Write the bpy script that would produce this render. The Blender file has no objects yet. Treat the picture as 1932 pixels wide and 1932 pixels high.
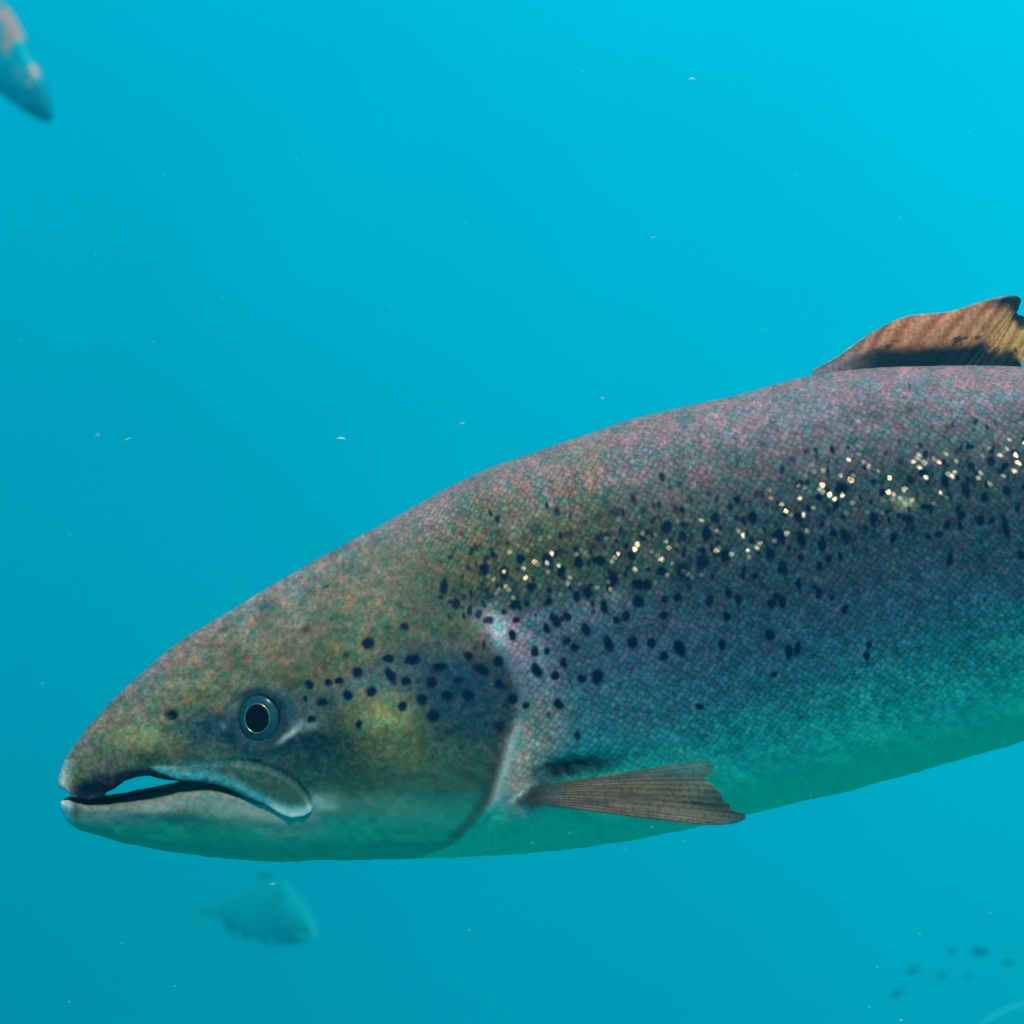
import bpy, math, random
import numpy as np
from mathutils import Vector, Matrix, Euler

random.seed(7); rng = np.random.default_rng(7)
R = math.radians
sc = bpy.context.scene
col = sc.collection

# ------------------------------------------------------------------ camera
FOV = R(40.0)
D = 0.45                                   # distance from the lens to the salmon's mid plane
FRAME = 2 * D * math.tan(FOV / 2)          # width of the view there
K = FRAME / 1932.0                         # metres per drawing unit (1932 units across the view)
cam_d = bpy.data.cameras.new('camera')
cam = bpy.data.objects.new('camera', cam_d); col.objects.link(cam)
cam.location = (0, 0, 0); cam.rotation_euler = (R(90), 0, 0)
cam_d.sensor_width = 36; cam_d.sensor_fit = 'HORIZONTAL'; cam_d.angle = FOV
cam_d.clip_start = 0.01; cam_d.clip_end = 200
cam_d.dof.use_dof = True; cam_d.dof.focus_distance = D - 0.022; cam_d.dof.aperture_fstop = 15
sc.camera = cam

# ------------------------------------------------------------------ light
SUN_EL, SUN_AZ = R(50), R(166)             # high, from the camera's side and a little to the right
sun_d = bpy.data.lights.new('sun', 'SUN'); sun_d.energy = 4.0; sun_d.angle = R(0.5); sun_d.color = (1, .78, .64)
sun = bpy.data.objects.new('sun', sun_d); col.objects.link(sun)
to_sun = Vector((math.cos(SUN_EL) * math.sin(SUN_AZ), math.cos(SUN_EL) * math.cos(SUN_AZ), math.sin(SUN_EL)))
sun.rotation_euler = to_sun.to_track_quat('Z', 'Y').to_euler()

world = bpy.data.worlds.new('World'); sc.world = world; world.use_nodes = True
nt = world.node_tree; nt.nodes.clear()
def N(t, typ, **kw):
    n = t.nodes.new(typ)
    for k_, v_ in kw.items(): setattr(n, k_, v_)
    return n
def math_node(t, op, a, b=None, c=None, clamp=False):
    n = N(t, 'ShaderNodeMath', operation=op, use_clamp=clamp)
    for i, x in enumerate((a, b, c)):
        if x is None: continue
        if isinstance(x, (int, float)): n.inputs[i].default_value = x
        else: t.links.new(x, n.inputs[i])
    return n.outputs[0]
# light field of open water: brighter upwards and towards the sunny side, daylight sky inside Snell's window
tc = N(nt, 'ShaderNodeTexCoord'); sp = N(nt, 'ShaderNodeSeparateXYZ'); nt.links.new(tc.outputs['Generated'], sp.inputs[0])
dx, dz = sp.outputs[0], sp.outputs[2]
tn = N(nt, 'ShaderNodeTexNoise'); tn.inputs['Scale'].default_value = 4.5; tn.inputs['Detail'].default_value = 3; nt.links.new(tc.outputs['Generated'], tn.inputs['Vector'])
turb = math_node(nt, 'MULTIPLY_ADD', tn.outputs[0], .22, .89)   # drifting murk
def channel(c0, ax, az):
    e = math_node(nt, 'MULTIPLY_ADD', dx, ax, c0)
    e = math_node(nt, 'MULTIPLY_ADD', dz, az, e)
    return math_node(nt, 'MULTIPLY', math_node(nt, 'EXPONENT', e), turb)
cmb = N(nt, 'ShaderNodeCombineColor')
cmb.inputs[0].default_value = 0.0
nt.links.new(channel(-0.79, .60, .78), cmb.inputs[1]); nt.links.new(channel(-0.46, .56, .88), cmb.inputs[2])
bg_w = N(nt, 'ShaderNodeBackground'); nt.links.new(cmb.outputs[0], bg_w.inputs[0]); bg_w.inputs[1].default_value = 1.0
sky = N(nt, 'ShaderNodeTexSky', sky_type='NISHITA', sun_disc=False, sun_elevation=SUN_EL, sun_rotation=SUN_AZ)
bg_s = N(nt, 'ShaderNodeBackground'); nt.links.new(sky.outputs[0], bg_s.inputs[0]); bg_s.inputs[1].default_value = 0.07
win = N(nt, 'ShaderNodeMapRange', interpolation_type='SMOOTHSTEP'); nt.links.new(dz, win.inputs[0])
win.inputs[1].default_value = .62; win.inputs[2].default_value = .78
mixw = N(nt, 'ShaderNodeMixShader'); nt.links.new(win.outputs[0], mixw.inputs[0])
nt.links.new(bg_w.outputs[0], mixw.inputs[1]); nt.links.new(bg_s.outputs[0], mixw.inputs[2])
ow = N(nt, 'ShaderNodeOutputWorld'); nt.links.new(mixw.outputs[0], ow.inputs[0])

sc.view_settings.view_transform = 'Standard'; sc.view_settings.look = 'None'
sc.view_settings.exposure = 0.0; sc.view_settings.gamma = 1.0; sc.view_settings.use_curve_mapping = False
sc.cycles.max_bounces = 8; sc.cycles.transparent_max_bounces = 12; sc.cycles.volume_bounces = 0

# ------------------------------------------------------------------ haze: the water itself
def box(name, lo, hi, mat):
    me = bpy.data.meshes.new(name)
    v = [(x, y, z) for x in (lo[0], hi[0]) for y in (lo[1], hi[1]) for z in (lo[2], hi[2])]
    f = [(0, 1, 3, 2), (4, 6, 7, 5), (0, 4, 5, 1), (2, 3, 7, 6), (0, 2, 6, 4), (1, 5, 7, 3)]
    me.from_pydata(v, [], f); me.materials.append(mat)
    o = bpy.data.objects.new(name, me); col.objects.link(o); return o
hm = bpy.data.materials.new('haze'); hm.use_nodes = True
t = hm.node_tree; t.nodes.clear()
pv = N(t, 'ShaderNodeVolumePrincipled'); pv.inputs['Color'].default_value = (.0, .52, .68, 1)
pv.inputs['Absorption Color'].default_value = (0.0, .1, .16, 1)
pv.inputs['Density'].default_value = 0.085; pv.inputs['Anisotropy'].default_value = 0.1
om = N(t, 'ShaderNodeOutputMaterial'); va = N(t, 'ShaderNodeVolumeAbsorption'); va.inputs['Color'].default_value = (0, 1, 1, 1); va.inputs['Density'].default_value = .13   # water takes the red first
ads = N(t, 'ShaderNodeAddShader'); t.links.new(pv.outputs[0], ads.inputs[0]); t.links.new(va.outputs[0], ads.inputs[1])
t.links.new(ads.outputs[0], om.inputs['Volume'])
haze = box('haze', (-5, -1.5, -3.2), (5, 6.4, 2.0), hm); haze['kind'] = 'stuff'

# ------------------------------------------------------------------ helpers
def tag(o, label=None, cat=None, group=None, kind=None):
    for k_, v_ in (('label', label), ('category', cat), ('group', group), ('kind', kind)):
        if v_: o[k_] = v_
    return o
def cr(pts, ts):
    """Catmull-Rom through the rows of pts at (float) row positions ts."""
    p = np.asarray(pts, float); ts = np.clip(np.asarray(ts, float), 0, len(p) - 1)
    q = np.vstack([2 * p[0] - p[1], p, 2 * p[-1] - p[-2]])
    i = np.minimum(ts.astype(int), len(p) - 2); f = (ts - i)[:, None]
    a, b, c, d = q[i], q[i + 1], q[i + 2], q[i + 3]
    return .5 * (2 * b + (c - a) * f + (2 * a - 5 * b + 4 * c - d) * f ** 2 + (3 * b - a - 3 * c + d) * f ** 3)
def ss(a, b, x):
    f = np.clip((x - a) / (b - a), 0, 1); return f * f * (3 - 2 * f)
def noise2(x, y, seed=0):
    """smooth value noise in [-1, 1]"""
    r = np.random.default_rng(seed).random((256, 256)) * 2 - 1
    xi, yi = np.floor(x).astype(int), np.floor(y).astype(int); fx, fy = x - xi, y - yi
    fx, fy = fx * fx * (3 - 2 * fx), fy * fy * (3 - 2 * fy)
    g = lambda a, b: r[a % 256, b % 256]
    return (g(xi, yi) * (1 - fx) + g(xi + 1, yi) * fx) * (1 - fy) + (g(xi, yi + 1) * (1 - fx) + g(xi + 1, yi + 1) * fx) * fy
def make_mesh(name, verts, quads, ngons, mat, attrs=None, smooth=True):
    me = bpy.data.meshes.new(name)
    quads = np.asarray(quads, np.int32).reshape(-1, 4)
    loops = [quads.ravel()] + [np.asarray(n, np.int32) for n in ngons]
    sizes = np.concatenate([np.full(len(quads), 4, np.int32), np.array([len(n) for n in ngons], np.int32)])
    li = np.concatenate(loops); starts = np.concatenate([[0], np.cumsum(sizes)[:-1]]).astype(np.int32)
    me.vertices.add(len(verts)); me.vertices.foreach_set('co', np.asarray(verts, np.float32).ravel())
    me.loops.add(len(li)); me.loops.foreach_set('vertex_index', li)
    me.polygons.add(len(sizes)); me.polygons.foreach_set('loop_start', starts); me.polygons.foreach_set('loop_total', sizes)
    me.update(calc_edges=True)
    me.polygons.foreach_set('use_smooth', np.full(len(sizes), smooth))
    for k_, (typ, a) in (attrs or {}).items():
        at = me.attributes.new(k_, typ, 'POINT')
        a = np.asarray(a, np.float32)
        if typ == 'FLOAT_COLOR': a = np.hstack([a, np.ones((len(a), 1), np.float32)]); at.data.foreach_set('color', a.ravel())
        elif typ == 'FLOAT_VECTOR': at.data.foreach_set('vector', a.ravel())
        else: at.data.foreach_set('value', a.ravel())
    me.materials.append(mat); me.validate(); return me
def link(name, me, parent=None):
    o = bpy.data.objects.new(name, me); col.objects.link(o)
    if parent: o.parent = parent
    return o

# ------------------------------------------------------------------ materials
def skin_material(name, metallic=0.0, rough=.5, tilt=.2):
    m = bpy.data.materials.new(name); m.use_nodes = True; t = m.node_tree; t.nodes.clear()
    L = t.links.new
    def attr(n): return N(t, 'ShaderNodeAttribute', attribute_name=n)
    pig, spot, scl, suv = attr('pigment'), attr('spot'), attr('scales'), attr('scale_uv')
    mot, gls = attr('mottle'), attr('gloss')
    geo = N(t, 'ShaderNodeNewGeometry'); obj = N(t, 'ShaderNodeTexCoord')
    # scale lattice: diamonds, one cell per scale
    vor = N(t, 'ShaderNodeTexVoronoi', feature='F1', voronoi_dimensions='2D'); vor.inputs['Scale'].default_value = 1.0; vor.inputs['Randomness'].default_value = .42
    nw = N(t, 'ShaderNodeTexNoise'); nw.inputs['Scale'].default_value = .45; nw.inputs['Detail'].default_value = 2; L(suv.outputs['Vector'], nw.inputs['Vector'])
    wv = N(t, 'ShaderNodeVectorMath', operation='MULTIPLY_ADD'); L(nw.outputs['Color'], wv.inputs[0]); wv.inputs[1].default_value = (.8, .8, 0); L(suv.outputs['Vector'], wv.inputs[2])
    L(wv.outputs[0], vor.inputs['Vector'])
    vs = N(t, 'ShaderNodeSeparateColor'); L(vor.outputs['Color'], vs.inputs[0])
    # skin mottling at two sizes
    n1 = N(t, 'ShaderNodeTexNoise'); n1.inputs['Scale'].default_value = 1 / (20 * K); n1.inputs['Detail'].default_value = 2; n1.inputs['Roughness'].default_value = .65
    n2 = N(t, 'ShaderNodeTexNoise'); n2.inputs['Scale'].default_value = 1 / (5.0 * K); n2.inputs['Detail'].default_value = 3
    L(obj.outputs['Object'], n1.inputs['Vector']); L(obj.outputs['Object'], n2.inputs['Vector'])
    # hue noise: pinker <-> greener
    hue = N(t, 'ShaderNodeMix', data_type='RGBA'); hue.inputs['A'].default_value = (.5, 1.12, 1.06, 1); hue.inputs['B'].default_value = (1.6, .95, .97, 1)
    hr = N(t, 'ShaderNodeMapRange'); hr.inputs[1].default_value = .36; hr.inputs[2].default_value = .64; L(n1.outputs[0], hr.inputs[0]); L(hr.outputs[0], hue.inputs['Factor'])
    mul = N(t, 'ShaderNodeMix', data_type='RGBA', blend_type='MULTIPLY'); L(mot.outputs['Fac'], mul.inputs['Factor'])
    L(pig.outputs['Color'], mul.inputs['A']); L(hue.outputs['Result'], mul.inputs['B'])
    g2 = N(t, 'ShaderNodeMapRange'); g2.inputs[1].default_value = .3; g2.inputs[2].default_value = .7; g2.inputs[3].default_value = .62; g2.inputs[4].default_value = 1.38; L(n2.outputs[0], g2.inputs[0])
    g2m = N(t, 'ShaderNodeMix', data_type='FLOAT'); g2m.inputs['A'].default_value = 1; L(g2.outputs[0], g2m.inputs['B']); L(mot.outputs['Fac'], g2m.inputs['Factor'])
    # per scale: brightness of the scale, darker towards its rim
    cellb = math_node(t, 'MULTIPLY_ADD', vs.outputs[0], .36, .84)
    rim = N(t, 'ShaderNodeMapRange'); rim.inputs[1].default_value = .18; rim.inputs[2].default_value = .60; rim.inputs[3].default_value = 1.08; rim.inputs[4].default_value = .66
    L(vor.outputs['Distance'], rim.inputs[0])
    cb = math_node(t, 'MULTIPLY', cellb, rim.outputs[0])
    cbm = N(t, 'ShaderNodeMix', data_type='FLOAT'); cbm.inputs['A'].default_value = 1; L(cb, cbm.inputs['B']); L(scl.outputs['Fac'], cbm.inputs['Factor'])
    br = math_node(t, 'MULTIPLY', g2m.outputs['Result'], cbm.outputs['Result'])
    sc_ = N(t, 'ShaderNodeVectorMath', operation='SCALE'); L(mul.outputs['Result'], sc_.inputs[0]); L(br, sc_.inputs['Scale'])
    # spots with ragged rims
    sn = math_node(t, 'MULTIPLY_ADD', n2.outputs[0], .7, -.35)
    sm = math_node(t, 'ADD', spot.outputs['Fac'], sn)
    sr = N(t, 'ShaderNodeMapRange', interpolation_type='SMOOTHSTEP'); sr.inputs[1].default_value = .12; sr.inputs[2].default_value = .92; L(sm, sr.inputs[0])
    smx = N(t, 'ShaderNodeMix', data_type='RGBA'); smx.inputs['B'].default_value = (.004, .009, .032, 1)
    L(sr.outputs[0], smx.inputs['Factor']); L(sc_.outputs[0], smx.inputs['A'])
    b = N(t, 'ShaderNodeBsdfPrincipled'); b.inputs['IOR'].default_value = 1.18
    # sun glints built in: warm-tinted metallic scales tilted up along a set band
    fl = N(t, 'ShaderNodeMapRange'); fl.inputs[1].default_value = .84; fl.inputs[2].default_value = .95; L(vs.outputs[2], fl.inputs[0])
    core = N(t, 'ShaderNodeMapRange'); core.inputs[1].default_value = .64; core.inputs[2].default_value = .16; L(math_node(t, 'MULTIPLY_ADD', n2.outputs[0], .7, math_node(t, 'ADD', vor.outputs['Distance'], -.33)), core.inputs[0])
    flake = math_node(t, 'MULTIPLY', math_node(t, 'MULTIPLY', fl.outputs[0], core.outputs[0]), gls.outputs['Fac'])
    bc = N(t, 'ShaderNodeMix', data_type='RGBA'); bc.inputs['B'].default_value = (1.0, .53, .33, 1); L(flake, bc.inputs['Factor']); L(smx.outputs['Result'], bc.inputs['A']); L(bc.outputs['Result'], b.inputs['Base Color'])
    L(math_node(t, 'MULTIPLY_ADD', flake, .38 - rough, rough), b.inputs['Roughness'])
    L(math_node(t, 'MAXIMUM', flake, metallic), b.inputs['Metallic'])
    # each scale lies at its own slight angle
    off = N(t, 'ShaderNodeVectorMath', operation='SUBTRACT'); L(vor.outputs['Color'], off.inputs[0]); off.inputs[1].default_value = (.5, .5, .5)
    amt = math_node(t, 'MULTIPLY_ADD', flake, .36, math_node(t, 'MULTIPLY', scl.outputs['Fac'], tilt))
    off2 = N(t, 'ShaderNodeVectorMath', operation='SCALE'); L(off.outputs[0], off2.inputs[0]); L(amt, off2.inputs['Scale'])
    add = N(t, 'ShaderNodeVectorMath', operation='ADD'); L(geo.outputs['Normal'], add.inputs[0]); lift = N(t, 'ShaderNodeVectorMath', operation='SCALE'); lift.inputs[0].default_value = (0, 0, 1); L(math_node(t, 'MULTIPLY', flake, .35), lift.inputs['Scale'])
    add0 = N(t, 'ShaderNodeVectorMath', operation='ADD'); L(off2.outputs[0], add0.inputs[0]); L(lift.outputs[0], add0.inputs[1]); L(add0.outputs[0], add.inputs[1])
    nrm = N(t, 'ShaderNodeVectorMath', operation='NORMALIZE'); L(add.outputs[0], nrm.inputs[0])
    bmp = N(t, 'ShaderNodeBump'); bmp.inputs['Strength'].default_value = .25; bmp.inputs['Distance'].default_value = 2.5 * K
    L(n2.outputs[0], bmp.inputs['Height']); L(nrm.outputs[0], bmp.inputs['Normal']); L(bmp.outputs[0], b.inputs['Normal'])
    o = N(t, 'ShaderNodeOutputMaterial'); L(b.outputs[0], o.inputs['Surface'])
    return m
def fin_material(name, opacity=.9):
    m = bpy.data.materials.new(name); m.use_nodes = True; t = m.node_tree; t.nodes.clear(); L = t.links.new
    pig = N(t, 'ShaderNodeAttribute', attribute_name='pigment'); ray = N(t, 'ShaderNodeAttribute', attribute_name='ray_uv')
    obj = N(t, 'ShaderNodeTexCoord')
    n2 = N(t, 'ShaderNodeTexNoise'); n2.inputs['Scale'].default_value = 1 / (7 * K); n2.inputs['Detail'].default_value = 4; L(obj.outputs['Object'], n2.inputs['Vector'])
    nr = N(t, 'ShaderNodeTexNoise'); nr.inputs['Scale'].default_value = 1; nr.inputs['Detail'].default_value = 3; L(ray.outputs['Vector'], nr.inputs['Vector'])
    a = N(t, 'ShaderNodeMapRange'); a.inputs[1].default_value = .3; a.inputs[2].default_value = .7; a.inputs[3].default_value = .78; a.inputs[4].default_value = 1.22; L(nr.outputs[0], a.inputs[0])
    b_ = N(t, 'ShaderNodeMapRange'); b_.inputs[1].default_value = .3; b_.inputs[2].default_value = .7; b_.inputs[3].default_value = .65; b_.inputs[4].default_value = 1.35; L(n2.outputs[0], b_.inputs[0])
    br = math_node(t, 'MULTIPLY', a.outputs[0], b_.outputs[0])
    s_ = N(t, 'ShaderNodeVectorMath', operation='SCALE'); L(pig.outputs['Color'], s_.inputs[0]); L(br, s_.inputs['Scale'])
    p = N(t, 'ShaderNodeBsdfPrincipled'); p.inputs['IOR'].default_value = 1.15; L(s_.outputs[0], p.inputs['Base Color']); p.inputs['Roughness'].default_value = .45
    tr = N(t, 'ShaderNodeBsdfTranslucent'); L(s_.outputs[0], tr.inputs[0])
    m1 = N(t, 'ShaderNodeMixShader'); m1.inputs[0].default_value = .28; L(p.outputs[0], m1.inputs[1]); L(tr.outputs[0], m1.inputs[2])
    tp = N(t, 'ShaderNodeBsdfTransparent'); m2 = N(t, 'ShaderNodeMixShader'); opa = N(t, 'ShaderNodeAttribute', attribute_name='opaque'); L(opa.outputs['Fac'], m2.inputs[0])
    L(tp.outputs[0], m2.inputs[1]); L(m1.outputs[0], m2.inputs[2])
    o = N(t, 'ShaderNodeOutputMaterial'); L(m2.outputs[0], o.inputs['Surface']); return m
def plain(name, color, rough=.4, metallic=0.0, coat=0.0, alpha=1.0, ior=1.3):
    m = bpy.data.materials.new(name); m.use_nodes = True; t = m.node_tree; b = t.nodes['Principled BSDF']
    obj = N(t, 'ShaderNodeTexCoord'); n = N(t, 'ShaderNodeTexNoise'); n.inputs['Scale'].default_value = 1 / (9 * K); n.inputs['Detail'].default_value = 3
    t.links.new(obj.outputs['Object'], n.inputs['Vector'])
    mr = N(t, 'ShaderNodeMapRange'); mr.inputs[1].default_value = .3; mr.inputs[2].default_value = .7; mr.inputs[3].default_value = .7; mr.inputs[4].default_value = 1.3
    t.links.new(n.outputs[0], mr.inputs[0])
    s_ = N(t, 'ShaderNodeVectorMath', operation='SCALE'); s_.inputs[0].default_value = color; t.links.new(mr.outputs[0], s_.inputs['Scale'])
    t.links.new(s_.outputs[0], b.inputs['Base Color'])
    b.inputs['Roughness'].default_value = rough; b.inputs['Metallic'].default_value = metallic; b.inputs['Coat Weight'].default_value = coat
    b.inputs['Alpha'].default_value = alpha; b.inputs['IOR'].default_value = ior
    return m

# ------------------------------------------------------------------ the salmon's form (drawing units, y of the drawing runs down)
# back and belly points joined by each cross-section, and half the thickness there
SECT = np.array([
 (111,1476, 122,1532, 10), (113,1460, 126,1545, 22), (122,1438, 138,1557, 34), (142,1405, 165,1569, 46), (200,1335, 220,1585, 66),
 (270,1268, 290,1600, 84), (340,1210, 360,1611, 98), (430,1155, 440,1620, 112), (500,1112, 520,1623, 123),
 (560,1077, 590,1622, 132), (640,1032, 680,1620, 143), (720, 990, 780,1618, 153), (800, 945, 885,1618, 162),
 (900, 893,1015,1613, 170), (1000,855,1150,1604, 176), (1100,818,1280,1588, 180), (1200,783,1400,1565, 183),
 (1300,758,1510,1546, 184), (1400,733,1620,1522, 184), (1500,706,1720,1495, 183), (1600,691,1830,1463, 181),
 (1700,687,1932,1432, 178), (1800,686,2035,1395, 174), (1932,690,2150,1350, 166), (2100,705,2280,1290, 150),
 (2300,738,2450,1208, 122), (2500,780,2620,1122, 88), (2700,828,2790,1050, 56), (2880,868,2940,1008, 36), (3010,880,3040,1004, 26)], float)
z1 = lambda a: np.array([(64.4 + .3 * x, 1159.2 + .3 * y) for x, y in a])
M_UP = z1([(150,1094),(190,1112),(225,1150),(260,1172),(330,1186),(410,1176),(450,1162),(478,1138),(505,1104),(532,1076),(565,1052),(640,1027),(720,1018),(780,1034),(850,1048),(950,1052),(1060,1056),(1150,1068),(1300,1116),(1440,1190),(1500,1218)])
M_LO = z1([(150,1180),(205,1172),(240,1186),(330,1206),(450,1202),(600,1192),(750,1164),(900,1126),(1000,1113),(1100,1109),(1200,1122),(1300,1152),(1440,1196),(1500,1220)])
MX_T = z1([(700,948),(800,945),(950,950),(1100,945),(1250,924),(1400,940),(1550,1000),(1650,1065),(1715,1140),(1745,1200),(1748,1235)])
MX_B = z1([(700,955),(760,985),(900,1040),(1060,1054),(1200,1080),(1300,1116),(1440,1188),(1550,1248),(1620,1272),(1700,1262),(1748,1236)])
GILL = np.array([(820,1118),(850,1134),(886,1149),(910,1168),(922,1190),(936,1225),(958,1263),(974,1305),(977,1335),(969,1365),(959,1395),(947,1440),(938,1470),(928,1503),(913,1530),(889,1557),(847,1593),(800,1612)], float)
EYE = (487.0, 1355.0)

def spot_list():
    S = []
    def add(lst, ox, oy, f):
        for e in lst:
            X, Y, rx, ry = e[:4]; a = e[4] if len(e) > 4 else 0; w = e[5] if len(e) > 5 else 1
            S.append(((ox + f * X) * .644, (oy + f * Y) * .644, rx * f * .644, ry * f * .644, math.radians(a), w))
    add([(425,310,45,40,0,.5),(815,395,52,42),(670,470,30,28,0,.7),(940,300,40,25,0,.5),(1045,290,38,32,0,.8),(945,495,45,30),(1090,497,58,38,-10),(1262,545,58,36),
         (1445,475,35,38),(1635,505,40,38),(745,577,42,40),(445,655,32,30),(565,645,30,28),(630,632,32,26),(955,600,34,66,-35),(1050,632,38,34),(1212,640,42,38),
         (1380,630,45,32,0,.8),(1525,562,64,36,30),(1635,650,35,32),(685,722,40,38),(525,768,42,35),(835,697,35,38),(1150,748,40,42),(1310,720,40,34),(1440,720,42,34),
         (1720,740,35,40),(460,873,33,28),(415,748,18,22),(1030,790,32,32),(1225,850,45,47),(760,905,26,34),(1325,955,45,35,0,.6),(1640,910,45,45,0,.8),(1680,785,30,30,0,.6),
         (1395,1055,28,28,0,.5),(1255,405,35,30,0,.5),(1805,785,24,26),(1290,40,35,60),(1365,150,32,40),(1455,185,20,40),(1510,210,25,35),(1570,250,40,30),(1120,640,22,22,0,.6),(1240,1000,40,30,0,.4)],
        700, 1700, .4658)
    add([(440,90,40,50),(270,85,25,30),(40,150,30,40),(170,165,35,45),(630,100,30,50),(770,95,35,35),(880,55,35,35),(965,65,30,40),(520,160,25,35),(335,250,38,32),(450,280,22,25),
         (235,365,45,35),(310,360,20,25),(445,345,25,30),(620,315,25,40),(690,300,35,60,-20),(640,240,22,30),(845,210,40,65,15),(825,275,25,30),(1010,240,50,45),(1065,240,35,40),
         (1160,160,45,32),(1290,160,55,70,-20),(1410,95,45,55,-20),(1555,65,40,50),(1840,50,35,40),(1905,145,30,35),(1745,185,25,22),(1010,350,45,45),(495,470,36,52,-35),(435,515,28,44,-25),
         (565,445,28,40,-30),(795,380,28,45,-10),(240,465,28,25),(215,560,26,46,-30),(680,525,28,58,-20),(870,465,25,25),(935,440,30,38),(1170,435,32,32),(1175,340,28,35),(1255,325,28,35),
         (1460,345,28,48,10),(1575,295,25,45),(1640,335,28,38),(1850,360,28,35),(1910,345,30,40),(1565,440,32,32),(565,595,20,30),(610,640,35,30),(820,610,33,62,-25),(970,600,38,48,-20),
         (1090,610,30,40,10),(1270,640,42,68,-20),(1170,695,28,40,15),(1540,620,28,42),(1835,560,40,45),(360,665,25,45),(435,655,28,25),(370,780,36,60,-35),(485,815,28,32),(540,740,25,45,-20),
         (655,835,35,30),(750,820,48,60,10),(305,1000,28,28),(510,990,35,45,-40),(440,1060,22,25,0,.7),(625,1195,30,35,0,.8),(450,1385,28,25,0,.6),(1395,1010,35,25),(1860,805,25,25)],
        1400, 1600, .4658)
    add([(210,890,33,58,-15),(360,930,33,62,-20),(345,760,45,40),(130,1015,30,50,-10),(505,960,32,55),(350,1050,22,35),(225,1120,33,62,-15),(550,1060,25,35),(630,1040,20,30),(485,1110,25,35),
         (660,890,28,60,-15),(585,880,35,28),(1010,905,25,45,15),(870,780,33,62,-10),(1125,800,36,68,-15),(1385,815,32,42,10),(1480,730,36,65,-10),(1480,825,20,28),(1620,780,30,40),(1700,785,28,32),
         (1800,830,28,95,-10),(1330,885,40,28),(1255,895,25,25),(1520,570,30,68,-15),(1375,510,33,62,-15),(1220,450,35,40),(1605,465,30,42,-15),(1655,625,35,38,-20),(1810,575,32,50,-10),
         (1885,690,25,45,-10),(1405,1060,28,55,10),(1910,1030,28,40),(640,560,55,60),(600,660,30,40),(240,720,30,45),(20,775,30,40),(345,530,45,40),(290,350,38,35,0,.6),(335,1230,25,40),
         (480,1305,25,45,10),(570,1330,18,22),(140,1370,28,35),(180,1320,32,30),(225,1370,28,35),(665,1415,28,45,15),(130,1600,40,45),(270,1710,30,70),(325,1690,28,60,10),(835,1665,26,38,10),
         (820,1740,28,35),(1655,1350,14,18),(160,1870,30,22,0,.6),(30,1180,30,30),(1700,370,45,40),(1290,320,40,40,0,.6),(1055,375,30,30,0,.7),(930,585,30,30),(1240,690,55,22),(410,700,35,30),
         (1390,130,35,45,0,.5),(1690,190,45,40,0,.5),(1800,400,30,28),(480,620,30,28),(820,480,30,28,0,.6)], 2200, 1200, .4141)
    add([(970,770,45,35,0,.6),(1260,860,35,45),(1140,905,40,38),(1490,890,30,60),(1540,810,32,35),(1660,705,25,25),(1350,915,25,35),(1600,1020,25,45),(1745,800,30,40),(1905,910,32,35),
         (700,890,40,35,0,.6),(890,915,30,45,-15,.7),(795,830,30,25,0,.6),(310,900,45,40,0,.5),(530,870,50,40,0,.5),(580,1040,30,35),(430,1040,25,30),(760,1060,30,40),(885,1045,30,28),
         (670,1100,25,30),(340,1120,30,40),(230,1090,30,35),(1050,840,30,35,0,.5),(1130,760,30,30,0,.5),(1220,740,25,28,0,.6),(1330,775,30,30,0,.6),(1500,670,24,26,0,.6),(1400,700,22,24,0,.5),
         (1620,740,22,30,0,.7),(880,790,26,26,0,.5),(140,1090,25,30,0,.7),(60,1000,24,24,0,.5),(210,960,26,28,0,.5)], 1300, 1100, .5176)
    r = random.Random(11)
    for _ in range(330):
        u = r.uniform(830, 1940); base = np.interp(u, [830, 960, 1200, 1500, 1932], [1075, 1090, 1030, 950, 850]); off = r.gauss(0, 62)
        S.append((u, base + off + (25 if u > 1300 else 0), r.uniform(3.6, 7.4), r.uniform(5.0, 11.0), r.uniform(-.5, .2), r.uniform(.5, .95)))
    # beyond the right edge the flank goes on the same way
    r = random.Random(3)
    for _ in range(46):
        u = r.uniform(1950, 2700); q = r.random()
        S.append((u, np.interp(u, [1950, 2700], [790, 880]) + q * np.interp(u, [1950, 2700], [330, 110]), r.uniform(7, 11), r.uniform(11, 18), r.uniform(-.3, .2), 1))
    return S
SPOTS = spot_list()

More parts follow.
